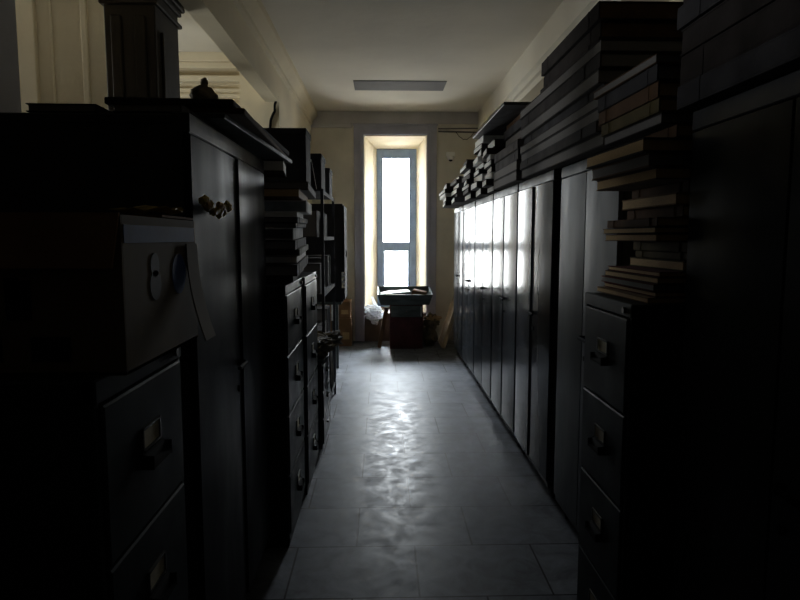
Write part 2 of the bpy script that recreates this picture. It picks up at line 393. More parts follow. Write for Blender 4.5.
def filing_cabinet(label, xf, y0, y1, H, face, depth=0.62, pitch=0.306, group=None):
    w = y1 - y0
    rz = R(-90) if face == 'R' else R(90)
    t = thing('filing_cabinet', label, 'filing cabinet', (xf, (y0 + y1) / 2, 0), rz, group)
    def body(b):
        box(b, -w / 2, w / 2, 0.012, depth, 0, H - .001, .004)
        box(b, -w / 2, -w / 2 + .018, 0, .02, 0, H, .002); box(b, w / 2 - .018, w / 2, 0, .02, 0, H, .002)
        box(b, -w / 2, w / 2, -0.004, .02, H - .045, H, .003)
        box(b, -w / 2, w / 2, 0, .02, 0, .05, .002)
    mesh('body', M['file_green'], body, t)
    mesh('lock', M['chrome'], lambda b: cyl(b, (w / 2 - .05, -.003, H - .024), (w / 2 - .05, -.012, H - .024), .010), t)
    for k in range(4):
        zt = H - .05 - k * pitch; zb = max(.052, zt - pitch + .008)
        d = mesh('drawer', M['file_green'], lambda b: box(b, -w / 2 + .020, w / 2 - .020, -0.008, 0.012, zb, zt, .004), t)
        zm = zt - 0.42 * pitch
        def frame(b):
            for (a0, a1, c0, c1) in ((-.05, .05, .012, .017), (-.05, .05, -.032, -.027), (-.05, -.045, -.032, .017), (.045, .05, -.032, .017)):
                box(b, a0, a1, -.013, -.008, zm + c0 + .02, zm + c1 + .02)
        mesh('label_holder', M['chrome'], frame, d)
        mesh('label_card', M['card'], lambda b: box(b, -.045, .045, -.010, -.008, zm - .007, zm + .032), d)
        def cup(b):
            n = 8; pr = []
            for i in range(n + 1):
                a = math.pi / 2 * i / n
                pr.append((-.008 - .026 * math.sin(a), zm - .045 + .030 * math.cos(a)))
            inner = [(-.008 - (.023) * math.sin(math.pi / 2 * i / n), zm - .045 + .027 * math.cos(math.pi / 2 * i / n)) for i in range(n + 1)]
            prism(b, pr + inner[::-1], 'x', -.052, .052)
            box(b, -.054, -.050, -.034, -.008, zm - .047, zm - .018); box(b, .050, .054, -.034, -.008, zm - .047, zm - .018)
        mesh('handle', M['black'], cup, d)
    return t

def book(name, cat, label, xf, y0, y1, z0, z1, depth, cover, pages, out='pages', yaw=0.0, tilt=0.0, face='R', group=None):
    """a bound volume or portfolio lying flat; its front edge faces the corridor."""
    L = y1 - y0; h = z1 - z0 - 0.002
    s = 1 if face == 'R' else -1
    t = thing(name, label, cat, (xf + s * depth / 2, (y0 + y1) / 2, z0), R(yaw), group)
    t.rotation_euler = (R(tilt), 0, R(yaw))
    if tilt: t.location.z += ((y0 + y1) / 2 - 3.75) * math.tan(R(tilt))
    ct = max(.003, min(.006, h * .12))
    fx = -s * depth / 2
    bx = -fx
    def cov(b):
        box(b, -depth / 2, depth / 2, -L / 2, L / 2, 0, ct, .001)
        box(b, -depth / 2, depth / 2, -L / 2, L / 2, h - ct, h, .001)
        e = fx if out == 'spine' else bx
        i = e + (ct if e < 0 else -ct)
        box(b, min(e, i), max(e, i), -L / 2, L / 2, ct, h - ct)
        if out == 'spine':
            for q in (-.36, .36):
                box(b, min(e, i) - .0015, max(e, i) + .0015, L * q - .006, L * q + .006, 0, h)
    if out == 'case':  # end boards in cover colour, added so the unlit ends read dark
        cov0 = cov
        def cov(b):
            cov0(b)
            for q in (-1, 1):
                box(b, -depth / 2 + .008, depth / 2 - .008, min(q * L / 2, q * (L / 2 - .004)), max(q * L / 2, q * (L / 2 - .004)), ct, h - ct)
    mesh('cover', M['cover_' + cover], cov, t)
    g = .006
    def pg(b):
        x0, x1 = -depth / 2 + g, depth / 2 - g
        if out != 'spine':
            if fx < 0: x0 = fx + .002
            else: x1 = fx - .002
        box(b, x0, x1, -L / 2 + g, L / 2 - g, ct, h - ct)
    mesh('pages', M[pages], pg, t)
    return t

def pile(rows, where, face='R', group=None, name='ledger', cat='ledger'):
    """rows bottom to top: (look, xf, y0, y1, thickness, depth, cover, pages, out, yaw, tilt, name)"""
    def run(z):
        for i, r in enumerate(rows):
            look, xf, y0, y1, h, d, cv, pg, out, yaw, tilt = r[:11]
            nm = r[11] if len(r) > 11 else name
            o = ORD[i] if i < len(rows) - 1 else 'topmost'
            book(nm, nm.replace('_', ' '), f'{look}, {o} {where}', xf, y0, y1, z, z + h, d, cv, pg, out, yaw, tilt, face, group)
            z += h
        return z
    return run

# ---------------------------------------------------------------- right row of cupboards
G = 'steel cupboards along the right side'
almirah('dark grey steel cupboard in the right row, standing nearest the back wall', 1.0, 7.545, 8.43, 1.965, 'R', ang=(0.2, 0.0), group=G, handle_on=1)
almirah('dark grey steel cupboard in the right row, second from the back wall', 1.0, 6.56, 7.495, 1.965, 'R', ang=(0.1, 0.15), group=G, handle_on=1)
almirah('shiny grey steel cupboard in the right row mirroring the window, third from back wall', 1.0, 5.50, 6.51, 1.965, 'R', ang=(0.15, -0.1), group=G, handle_on=1)
almirah('dark glossy steel cupboard in the right row, fourth from the back wall', 1.0, 4.50, 5.45, 1.965, 'R', ang=(0.6, 0.0), group=G, handle_on=1)
almirah('dark steel cupboard, far leaf mirroring a pale strip, fifth from the back wall', 1.0, 3.56, 4.455, 1.965, 'R', ang=(1.4, 0.1), group=G, handle_on=1)
almirah('dull blue-grey steel cupboard in the right row, just behind the right filing cabinet', 1.0, 2.56, 3.40, 1.955, 'R', ang=(0.0, 0.0), steel='steel_dull', group=G, handle_on=1)
almirah('tall dark steel cupboard at the right edge, in front of the right filing cabinet', 0.96, 0.95, 1.89, 1.955, 'R', steel='steel', group=G, handle_on=1, handle_z=1.0)
filing_cabinet('grey four-drawer steel filing cabinet on the right under a pile of ledgers', 0.786, 1.914, 2.36, 1.372, 'R', pitch=0.318, group='steel filing cabinets')

# ---------------------------------------------------------------- left row
almirah('tall dark steel cupboard on the left, directly behind the carton', -0.58, 1.86, 3.0, 1.94, 'L', depth=.60, steel='steel_left', ang=(0.0, 0.8), group='steel cupboards along the left side', handle_on=0)
filing_cabinet('grey steel filing cabinet at the left front, carrying the printed carton', -0.50, 1.065, 1.525, 1.334, 'L', pitch=0.308, group='steel filing cabinets')
filing_cabinet('grey steel filing cabinet on the left, just past the tall left cupboard', -0.48, 3.06, 3.70, 1.345, 'L', pitch=0.31, group='steel filing cabinets')
filing_cabinet('grey steel filing cabinet on the left, farther one beside the low desk', -0.465, 3.71, 4.36, 1.345, 'L', pitch=0.31, group='steel filing cabinets')

# ---------------------------------------------------------------- ledgers on the right filing cabinet
rows = [
    ('thin tan ledger with pale edges', .84, 1.93, 2.40, .020, .36, 'tan', 'paper_old', 'pages', 0, 0),
    ('thin brown ledger with reddish cover', .865, 1.93, 2.39, .018, .36, 'maroon', 'paper_old', 'pages', 0, 0),
    ('pale grey-edged ledger', .86, 1.935, 2.41, .024, .36, 'maroon', 'paper_grey', 'pages', 0, 0),
    ('brown ledger with worn cover', .87, 1.93, 2.40, .022, .36, 'brown', 'paper_old', 'pages', 0, 0),
    ('thin maroon ledger', .875, 1.93, 2.38, .018, .36, 'maroon', 'paper_old', 'pages', 0, 0),
    ('olive ledger set back', .95, 1.93, 2.36, .034, .34, 'olive', 'paper_old', 'pages', 0, 0),
    ('thin olive ledger set back', .965, 1.93, 2.34, .026, .34, 'olive', 'paper_old', 'spine', 0, 0),
    ('olive-brown ledger with cloth spine', .96, 1.93, 2.35, .034, .34, 'olive', 'paper_old', 'spine', 0, 0),
]
where = "in right filing cabinet's lower pile"
z = pile(rows, where, group='ledgers on the right filing cabinet')(1.373)
rows = [
    ('narrow brown ledger jutting out', .855, 1.93, 2.36, .026, .36, 'brown', 'paper_old', 'pages', 1, 0),
    ('thin dark ledger jutting out', .85, 1.93, 2.37, .022, .36, 'dark', 'paper_old', 'pages', 1, 0),
    ('brown ledger jutting out', .86, 1.93, 2.36, .030, .36, 'brown', 'paper_old', 'spine', 0, 0),
    ('brown ledger set back', .94, 1.93, 2.37, .038, .34, 'brown', 'paper_old', 'spine', 0, 0),
    ('tan ledger with pale edges', .92, 1.935, 2.38, .040, .34, 'tan', 'paper_old', 'pages', 0, 0),
    ('brown cloth ledger set back', .955, 1.93, 2.37, .036, .34, 'brown', 'paper_old', 'spine', 0, 0),
]
z = pile(rows, "in right filing cabinet's middle pile", group='ledgers on the right filing cabinet')(z)
rows = [
    ('tan-edged ledger jutting far out', .84, 1.93, 2.42, .040, .40, 'brown', 'paper_old', 'pages', 2, 0),
    ('thick brown ledger jutting far out', .82, 1.94, 2.42, .045, .40, 'brown', 'paper_grey', 'pages', 2, 0),
    ('thick ledger with the palest edge', .80, 1.94, 2.43, .046, .40, 'dark', 'paper_old', 'pages', 2, 0),
    ('brown ledger set back', .91, 1.93, 2.38, .040, .36, 'brown', 'paper_old', 'spine', 0, 0),
    ('dark ledger with grey edge', .86, 1.94, 2.42, .036, .36, 'dark', 'paper_grey', 'pages', 1, 0),
    ('olive-brown ledger', .85, 1.94, 2.42, .044, .36, 'olive', 'paper_old', 'spine', 1, 0),
    ('rust-brown ledger with cloth spine', .845, 1.94, 2.44, .050, .36, 'brown', 'paper_old', 'spine', 1, 0),
    ('dark slate ledger', .84, 1.94, 2.44, .052, .36, 'slate', 'paper_grey', 'spine', 1, 0),
    ('tan folder with curling edge', .83, 1.94, 2.46, .030, .36, 'brown', 'paper_grey', 'pages', 2, 0),
]
z = pile(rows, "in right filing cabinet's upper pile", group='ledgers on the right filing cabinet')(z)

# ---------------------------------------------------------------- long portfolios on the right cupboards
def folios(n, xf, y0, y1, z0, z1, where, depth=.56, seedv=1, group='long portfolios on the right cupboards', covers=('slate', 'dark', 'grey'), j=.02, face='R', pg='paper_grey'):
    rnd = random.Random(seedv); h = (z1 - z0) / n; z = z0
    for i in range(n):
        hh = h * rnd.uniform(.85, 1.15) if i < n - 1 else z1 - z
        cv = covers[rnd.randrange(len(covers))]
        o = ORD[i] if i < n - 1 else 'topmost'
        look = {'slate': 'slate-grey long portfolio', 'dark': 'blackish long portfolio', 'grey': 'dusty grey long portfolio', 'brown': 'brown long portfolio', 'pale': 'pale long portfolio'}[cv]
        a, b_ = rnd.uniform(-j, j), rnd.uniform(-j, j)
        book('portfolio', 'portfolio', f'{look}, {o} {where}', xf + rnd.uniform(-j, j), y0 + a, y1 + b_, z, z + hh, depth, cv,
             pg, rnd.choice(('spine', 'spine', 'pages')), rnd.uniform(-.4, .4), 0, face, group)
        z += hh
    return z
folios(5, .885, .98, 1.885, 1.962, 2.34, 'in the pile on the tall right-edge cupboard', seedv=3, j=.006, covers=('slate', 'dark'), pg='cover_dark')
z5 = folios(8, .925, 2.66, 4.16, 1.972, 2.41, 'in the biggest pile on the right cupboards', seedv=5, j=.012)
folios(3, .985, 2.86, 3.85, z5, 2.63, 'of those laid on the biggest portfolio pile', covers=('brown', 'dark', 'brown'), pg='cover_brown', seedv=8, depth=.5, j=.02)
z4 = folios(4, .925, 4.27, 5.12, 1.972, 2.25, 'in the lower pile under the black board', seedv=11, j=.015, covers=('grey', 'slate', 'pale', 'grey'))
z4 = folios(4, 1.02, 4.29, 5.20, z4, 2.50, 'in the set-back pile under the black board', seedv=12, j=.015, covers=('grey', 'slate', 'brown'))
# board on top of that pile
bd = mesh('board', M['steel_dark'], lambda b: box(b, 0, .50, -.75, .75, 0, .022, .003), None, (.85, 5.16, z4 + .003))
tag(bd, 'large flat black board lying on portfolios and overhanging the right cupboards', 'board')

# books in small piles towards the back wall
def small_pile(n, xf, y0, y1, z0, z1, where, looks, seedv, group, depth=.30, jx=.03):
    rnd = random.Random(seedv); z = z0; h = (z1 - z0) / n
    for i in range(n):
        hh = h * rnd.uniform(.8, 1.2) if i < n - 1 else max(.015, z1 - z)
        cv, pg, lk = looks[i % len(looks)]
        o = ORD[i] if i < n - 1 else 'topmost'
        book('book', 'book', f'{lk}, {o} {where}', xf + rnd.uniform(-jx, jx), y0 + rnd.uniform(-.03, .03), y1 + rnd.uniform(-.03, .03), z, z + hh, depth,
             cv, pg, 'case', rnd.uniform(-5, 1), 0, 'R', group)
        z += hh
GB = 'books piled on the far right cupboards'
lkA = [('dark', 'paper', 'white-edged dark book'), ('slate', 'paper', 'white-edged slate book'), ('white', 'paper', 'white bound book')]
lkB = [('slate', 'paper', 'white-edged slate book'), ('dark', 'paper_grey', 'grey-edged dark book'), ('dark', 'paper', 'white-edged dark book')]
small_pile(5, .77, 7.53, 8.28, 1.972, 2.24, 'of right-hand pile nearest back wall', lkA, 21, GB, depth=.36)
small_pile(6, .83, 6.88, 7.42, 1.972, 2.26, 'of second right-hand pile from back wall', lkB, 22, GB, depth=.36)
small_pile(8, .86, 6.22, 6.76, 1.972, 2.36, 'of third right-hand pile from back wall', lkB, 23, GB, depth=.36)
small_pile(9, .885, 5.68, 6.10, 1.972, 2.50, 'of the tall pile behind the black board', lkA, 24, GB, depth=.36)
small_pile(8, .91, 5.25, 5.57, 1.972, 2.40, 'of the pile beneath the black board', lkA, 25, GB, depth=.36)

# ---------------------------------------------------------------- left: carton on the front filing cabinet
ct = thing('carton', 'printed brown cardboard carton with blue band on the left front filing cabinet', 'carton', (-0.69, 1.315, 1.336))
def cbody(b):
    w, d, h = .235, .215, .285
    box(b, -w, w, -d, -d + .006, 0, h, .001); box(b, -w, w, d - .006, d, 0, h, .001)
    box(b, -w, -w + .006, -d + .006, d - .006, 0, h); box(b, w - .006, w, -d + .006, d - .006, 0, h)
    box(b, -w, w, -d, d, 0, .006)
mesh('body', M['carton_pale'], cbody, ct)
mesh('front_flap', M['carton'], lambda b: hexa(b, [(-.235, -.232, .192), (.225, -.236, .192), (.225, -.230, .192), (-.235, -.226, .192),
                                             (-.235, -.221, .288), (.235, -.221, .288), (.235, -.215, .288), (-.235, -.215, .288)]), ct)
mesh('side_flap', M['carton'], lambda b: box(b, -.235, -.02, -.21, .21, .285, .291), ct)
mesh('top_flap', M['carton'], lambda b: hexa(b, [(-.02, .0, .287), (.233, .0, .287), (.233, .21, .287), (-.02, .21, .287), (-.02, .0, .292), (.233, .0, .292), (.233, .21, .292), (-.02, .21, .292)]), ct)
mesh('blue_band', M['blue_ink'], lambda b: box(b, .235, .2362, -.205, .205, .235, .268), ct)
def sidemarks(b):
    cyl(b, (.235, -.06, .190), (.2364, -.06, .190), .024, n=20); cyl(b, (.235, -.06, .150), (.2364, -.06, .150), .030, n=20)
mesh('printed_mark', M['dark_ink'], sidemarks, ct)
mesh('printed_disc', M['blue_ink'], lambda b: cyl(b, (.235, .085, .165), (.2364, .085, .165), .045, n=24), ct)
def fmarks(b):
    for x0, x1, z0, z1 in ((-.20, -.17, .10, .17), (-.13, -.01, .10, .17), (.03, .075, .10, .17), (.03, .055, .13, .175)):
        box(b, x0, x1, -.2162, -.215, z0, z1)
    for x0, x1 in ((-.225, -.18), (-.14, -.08), (-.05, .02), (.07, .14)):
        box(b, x0, x1, -.2162, -.215, .025, .07)
mesh('printed_block', M['dark_ink'], fmarks, ct)
def sheet(b):
    n = 12; o = []; i = []
    for k in range(n + 1):
        u = k / n
        z = .23 - .225 * u; x = .238 + .045 * u ** 2.2 * (1 - .15 * u)
        o.append((x + .003, z)); i.append((x, z))
    prism(b, o + i[::-1], 'y', .13, .213)
mesh('bent_panel', M['carton_pale'], sheet, ct)

yb = mesh('wrapper', M['yellow'], lambda b: crumple(b, (0, 0, 0), .13, .10, .014, 4, 8, .0), None, (-.535, 1.45, 1.629))
tag(yb, 'crumpled yellow wrapper lying on top of the printed carton', 'wrapper')
# dry garland hung on the left cupboard's door
gl = thing('garland', 'dry yellowed garland hung across the tall left cupboard door', 'garland', (-.535, 2.03, 1.66))
def garl(b):
    pts = [(0, -.15 + .3 * k / 14, .03 * abs(k - 7) / 7 + .008 * math.sin(k * 2.1)) for k in range(15)]
    tube(b, pts, .008, 6)
    for k, p in enumerate(pts):
        blob(b, (p[0] + .004, p[1], p[2]), (.014, .020, .016), .5, 2, k, 1)
mesh('flowers', M['yellow'], garl, gl)
for yy, sd in ((-.13, 1), (.14, 2), (.03, 3)):
    mesh('paper_scrap', M['paper_old'], lambda b: blob(b, (.008, yy, .025), (.012, .022, .014), .7, 3, sd, 2), gl)

# flat bundles and portfolios on the left cupboard
GL = 'flat bundles on the left cupboard'
book('file_bundle', 'bundle', 'flat dark bundle at the near left end of the left cupboard top', -.84, 1.88, 2.25, 1.946, 1.972, .20, 'dark', 'paper_grey', 'spine', 2, 0, 'L', GL)
book('file_bundle', 'bundle', 'flat dark bundle under the long boards on the left cupboard top', -.585, 1.875, 2.6, 1.946, 1.972, .20, 'dark', 'paper_grey', 'spine', 0, 0, 'L', GL)
def tilted(name, label, w, d, h, loc, rot, m, cat):
    o = mesh(name, m, lambda b: box(b, -d / 2, d / 2, -w / 2, w / 2, 0, h, .003), None, loc); o.rotation_euler = tuple(R(a) for a in rot)
    return tag(o, label, cat, GL)
tilted('board', 'lowest long dark board overhanging the left cupboard', 1.25, .38, .018, (-.685, 2.74, 1.975), (0, .6, -2), M['grey_wood'], 'board')
tilted('board', 'middle long dark board overhanging the left cupboard', 1.3, .40, .020, (-.68, 2.78, 1.9945), (0, .6, 2), M['cover_brown'], 'board')
tilted('board', 'topmost long dark board overhanging the left cupboard below the pointed bundle', 1.25, .42, .022, (-.70, 2.74, 2.0165), (0, .6, 0), M['cover_dark'], 'board')
pk = thing('cloth_bundle', 'small pointed cloth bundle standing on the boards over the left cupboard', 'bundle', (-.62, 2.24, 2.041))
mesh('wrap', M['cloth'], lambda b: (blob(b, (0, 0, .03), (.045, .05, .035), .3, 3, 3, 3, -.03),
                                    cyl(b, (0, 0, .03), (.004, 0, .07), .028, .010, 12), blob(b, (.004, 0, .075), (.012, .012, .02), .4, 3, 8, 2)), pk, smooth=True)
ep = book('book', 'book', 'pale-edged book jutting from the far end of the left cupboard top', -.50, 3.02, 3.30, 1.99, 2.05, .30, 'dark', 'paper', 'pages', 6, 0, 'L', GL)
ep.location.y = 3.20; ep.location.z = 1.90; ep.location.x = -.64

# ---------------------------------------------------------------- files on the left filing cabinets
GF = 'files piled on the left filing cabinets'
wl = 'in the left filing cabinet pile'
rows = [
    ('grey paper bundle', -.50, 3.25, 4.25, .040, .40, 'grey', 'paper_grey', 'pages', 4, 1.0),
    ('dark sagging file', -.47, 3.15, 4.28, .060, .42, 'dark', 'paper_grey', 'spine', 4, 1.0),
    ('grey-edged file', -.48, 3.28, 4.20, .038, .40, 'pale', 'paper', 'pages', 4, 1.0),
    ('grey speckled file', -.47, 3.30, 4.26, .036, .40, 'pale', 'paper_grey', 'spine', 4, 1.0),
    ('dusty grey box file', -.475, 3.15, 4.20, .050, .42, 'slate', 'paper_grey', 'spine', 4, 1.0),
    ('white striped box file', -.48, 3.18, 4.02, .062, .40, 'white', 'paper_grey', 'spine', 4, 1.0),
    ('thin dark file', -.465, 3.12, 4.12, .026, .42, 'dark', 'paper_grey', 'spine', 4, 1.0),
    ('thin slate file', -.46, 3.15, 4.16, .030, .42, 'slate', 'paper_grey', 'spine', 4, 1.0),
    ('white paper sheaf', -.48, 3.40, 4.00, .032, .38, 'white', 'paper', 'pages', 4, 1.0),
    ('pale blue card box', -.46, 3.62, 4.32, .070, .40, 'white', 'paper_blue', 'spine', 4, 1.0),
    ('brownish flat file', -.47, 3.30, 4.30, .050, .42, 'brown', 'paper_old', 'pages', 4, 1.0),
    ('wide grey file', -.45, 3.50, 4.70, .050, .42, 'grey', 'paper_grey', 'pages', 4, 1.0),
]
zt = pile(rows, wl, face='L', group=GF, name='file', cat='file')(1.356)

def crate(name, label, cat, x0, x1, y0, y1, z0, z1, m, group=None, lid=True):
    t = thing(name, label, cat, ((x0 + x1) / 2, (y0 + y1) / 2, z0), 0, group)
    w, d, h = (x1 - x0) / 2, (y1 - y0) / 2, z1 - z0
    mesh('body', m, lambda b: box(b, -w, w, -d, d, 0, h - .03 if lid else h, .004), t)
    if lid: mesh('lid', m, lambda b: box(b, -w - .004, w + .004, -d - .004, d + .004, h - .045, h, .004), t)
    return t
GC = 'dark boxes on top of the left row'
crate('storage_box', 'large dark square box on the left, nearest of the three stepped boxes', 'box', -.90, -.49, 4.10, 4.36, zt + .024, 2.285, M['matte_dark'], GC)
# rack
rk = thing('steel_rack', 'dark open steel rack behind the low desk on the left', 'rack', (-.70, 5.62, 0))
for sx in (-.22, .21):
    for sy in (-.57, .57):
        mesh('post', M['matte_dark'], lambda b: (box(b, sx - .003, sx + .02, sy - .003, sy + .003, 0, 1.972), box(b, sx + (.017 if sx > 0 else -.003), sx + (.02 if sx > 0 else 0), sy - .003, sy + (.03 if sy < 0 else -.03), 0, 1.972)) if sy < 0 else
             (box(b, sx - .003, sx + .02, sy - .003, sy + .003, 0, 1.972)), rk)
for zz in (.12, .62, 1.12, 1.58, 1.955):
    mesh('shelf', M['matte_dark'], lambda b: (box(b, -.22, .225, -.565, .565, zz, zz + .006), box(b, .222, .226, -.565, .565, zz - .02, zz + .012)), rk)
rr = random.Random(4)
nb = ['near end', 'middle', 'far end']
for si, (zz, hgt, wd) in enumerate(((.626, .30, 'lower'), (1.126, .30, 'middle'), (1.586, .24, 'upper'))):
    for q in range(3):
        yy = 5.10 + q * .36
        book('file_bundle', 'bundle', f'dark tied file bundle at the {nb[q]} of the {wd} shelf of the left rack', -.50 - rr.uniform(0, .04), yy, yy + .32, zz + .001, zz + hgt * rr.uniform(.6, 1), .36,
             rr.choice(('dark', 'slate', 'dark')), 'paper_grey', 'spine', 0, 0, 'L', 'file bundles in the left rack')
crate('storage_box', 'dark box on the left rack, middle of the three stepped boxes', 'box', -.90, -.485, 5.06, 5.40, 1.962, 2.252, M['matte_dark'], GC)
crate('storage_box', 'dark box on the left rack, farthest of the three stepped boxes', 'box', -.88, -.485, 5.84, 6.16, 1.962, 2.225, M['matte_dark'], GC)
lf = book('file', 'file', 'white-edged file leaning against the nearest stepped box on the left', -.49, 4.39, 4.77, 1.90, 1.93, .30, 'dark', 'paper', 'pages', 0, 0, 'L')
lf.location.z = zt + .118; lf.rotation_euler = (R(-28), 0, 0)

# low desk with rag bundles
dk = thing('low_desk', 'low dark steel desk pedestal on the left beside the far filing cabinet', 'desk', (-.70, 4.71, 0))
mesh('body', M['steel_dark'], lambda b: box(b, -.26, .26, -.29, .29, .04, .68, .005), dk)
mesh('desk_top', M['grey_wood'], lambda b: box(b, -.275, .275, -.31, .31, .68, .705, .005), dk)
for k in range(3):
    d = mesh('drawer', M['steel_dark'], lambda b: box(b, .26, .272, -.27, .27, .07 + k * .20, .255 + k * .20, .004), dk)
    mesh('handle', M['chrome'], lambda b: box(b, .272, .288, -.05, .05, .17 + k * .20, .185 + k * .20, .003), d)
for sx in (-.2, .2):
    for sy in (-.24, .24): mesh('foot', M['black'], lambda b: cyl(b, (sx, sy, 0), (sx, sy, .04), .02), dk)
rg = thing('rag_bundle', 'dusty cloth and paper bundle heaped on the low left desk', 'bundle', (-.56, 4.68, .706))
mesh('cloth', M['cloth'], lambda b: (blob(b, (0, -.1, .06), (.16, .17, .10), .5, 2.5, 1, 4, -.06), blob(b, (.05, .15, .06), (.15, .17, .08), .6, 2.5, 2, 4, -.06)), rg)
mesh('torn_paper', M['paper_grey'], lambda b: (blob(b, (.12, -.15, .13), (.05, .10, .02), .8, 3, 3, 3), blob(b, (.17, .20, .08), (.07, .10, .05), .9, 3, 4, 3)), rg)
hc = mesh('hanging_cloth', M['cloth_grey'], lambda b: [hexa(b, [(-.004 + .01 * math.sin(k), -.10 + .025 * k, -.30 + .05 * math.sin(k * 1.7)), (.004 + .01 * math.sin(k), -.10 + .025 * k, -.30 + .05 * math.sin(k * 1.7)), (.004 + .01 * math.sin(k + 1), -.075 + .025 * k, -.30 + .05 * math.sin(k * 1.7 + 1.7)), (-.004 + .01 * math.sin(k + 1), -.075 + .025 * k, -.30 + .05 * math.sin(k * 1.7 + 1.7)),
                                                            (-.004, -.10 + .025 * k, 0), (.004, -.10 + .025 * k, 0), (.004, -.075 + .025 * k, 0), (-.004, -.075 + .025 * k, 0)]) for k in range(8)], None, (-.408, 4.87, .71))
tag(hc, 'grey rag hanging over the far front edge of the low left desk', 'rag')

# cupboard on a stand farther along
st = thing('stand', 'narrow dark table on the left carrying the far wall cupboard', 'table', (-.72, 7.25, 0))
mesh('table_top', M['grey_wood'], lambda b: box(b, -.24, .26, -.26, .26, .83, .86, .004), st)
for sx in (-.2, .17):
    for sy in (-.22, .22): mesh('leg', M['grey_wood'], lambda b: box(b, sx - .02, sx + .02, sy - .02, sy + .02, 0, .83, .003), st)
cb = thing('small_cupboard', 'dark cupboard raised on a narrow table on the far left', 'cupboard', (-.72, 7.25, .861))
mesh('body', M['matte_dark'], lambda b: box(b, -.25, .28, -.24, .24, 0, 1.10, .006), cb)
for k, s in enumerate((-1, 1)):
    d = mesh('door', M['matte_dark'], lambda b: box(b, .282, .298, min(s * .235, s * .003), max(s * .235, s * .003), .02, 1.08, .004), cb)
    if s > 0: mesh('handle', M['chrome'], lambda b: box(b, .298, .312, .02, .035, .5, .58, .003), d)
tp = mesh('paper_strip', M['paper'], lambda b: [hexa(b, [(.0, .02 * math.sin(k * 2.3), -.03 * k), (.02 + .025 * (k % 2), .02 * math.sin(k * 2.3), -.03 * k), (.02 + .025 * (k % 2), .004 + .02 * math.sin(k * 2.3), -.03 * k), (.0, .004 + .02 * math.sin(k * 2.3), -.03 * k),
                                                    (.0, .02 * math.sin(k * 2.3 - 2.3), -.03 * k + .03), (.012 + .02 * ((k + 1) % 2), .02 * math.sin(k * 2.3 - 2.3), -.03 * k + .03), (.012 + .02 * ((k + 1) % 2), .004 + .02 * math.sin(k * 2.3 - 2.3), -.03 * k + .03), (.0, .004 + .02 * math.sin(k * 2.3 - 2.3), -.03 * k + .03)]) for k in range(6)],
          None, (-.455, 6.985, 1.17))
tag(tp, 'torn white paper strip hanging on the far left raised cupboard', 'paper')
tp2 = tp.copy(); tp2.location = (-.575, 6.985, .80); COL.objects.link(tp2)
tag(tp2, 'torn white paper strip hanging below the raised cupboard beside stacked cartons', 'paper')

# cartons by the end wall, left
def tape_carton(label, x0, x1, y0, y1, z0, z1):
    t = crate('carton', label, 'carton', x0, x1, y0, y1, z0, z1, M['carton'], 'cartons by the back wall', lid=False)
    w, d, h = (x1 - x0) / 2, (y1 - y0) / 2, z1 - z0
    mesh('tape', M['tan_tape'], lambda b: (box(b, -w, w, -.025, .025, h, h + .001), box(b, w, w + .001, -.025, .025, h - .08, h)), t)
    mesh('paper_label', M['paper_old'], lambda b: box(b, w * .2, w * .8, -d - .0012, -d, h * .25, h * .5), t)
tape_carton('brown cardboard carton on the floor at the left back corner, under another', -.78, -.45, 9.0, 9.40, 0, .41)
tape_carton('brown cardboard carton stacked on another at the left back corner', -.80, -.46, 9.0, 9.38, .412, .66)

# ---------------------------------------------------------------- by the window
rc = thing('wooden_cabinet', 'small dark red cabinet standing on the floor below the window', 'cabinet', (.345, 8.99, 0))
mesh('body', M['red_wood'], lambda b: box(b, -.235, .235, -.22, .24, 0, .63, .005), rc)
dr = mesh('drawer', M['grey_wood'], lambda b: box(b, -.225, .225, -.236, -.22, .46, .62, .004), rc)
mesh('knob', M['chrome'], lambda b: cyl(b, (.0, -.236, .54), (0, -.256, .54), .012), dr)
mesh('door', M['red_wood'], lambda b: box(b, -.225, .225, -.234, -.22, .02, .45, .004), rc)
mesh('side_strip', M['plastic'], lambda b: box(b, .205, .213, -.239, -.236, .47, .61), rc)
tr = thing('open_crate', 'open grey wooden crate of papers sitting on the dark red cabinet', 'crate', (.325, 9.03, .632))
def tray(b):
    w, d, hn, hf = .385, .29, .150, .225
    tpr = .05
    for (sx) in (-1, 1):
        hexa(b, [(sx * (w - tpr) - .009, -d + .03, 0), (sx * (w - tpr) + .009, -d + .03, 0), (sx * (w - tpr) + .009, d - .03, 0), (sx * (w - tpr) - .009, d - .03, 0),
                 (sx * w - .009, -d, hn), (sx * w + .009, -d, hn), (sx * w + .009, d, hf), (sx * w - .009, d, hf)])
    for sy, h in ((-1, hn), (1, hf)):
        hexa(b, [(-w + tpr, sy * (d - .03) - .009, 0), (w - tpr, sy * (d - .03) - .009, 0), (w - tpr, sy * (d - .03) + .009, 0), (-w + tpr, sy * (d - .03) + .009, 0),
                 (-w, sy * d - .009, h), (w, sy * d - .009, h), (w, sy * d + .009, h), (-w, sy * d + .009, h)])
    box(b, -w + tpr, w - tpr, -d + .03, d - .03, 0, .012)
mesh('body', M['grey_wood'], tray, tr)
ps = mesh('paper_sheaf', M['paper'], lambda b: crumple(b, (0, 0, 0), .42, .40, .012, 5, 10, .0), None, (.19, 9.03, .786)); ps.rotation_euler = (0, R(-4), R(6))
tag(ps, 'loose white papers lying in the open crate below the window', 'papers')
bl = mesh('paper_bundle', M['cover_brown'], lambda b: box(b, -.10, .10, -.13, .13, 0, .15, .01), None, (.52, 9.0, .70)); bl.rotation_euler = (0, R(12), R(-8))
bl.location.z = .672
tag(bl, 'brown bundle poking up at the right end of the open crate', 'bundle')
bl2 = mesh('paper_bundle', M['paper_old'], lambda b: box(b, -.15, .15, -.17, .17, 0, .105, .01), None, (.20, 9.0, .646))
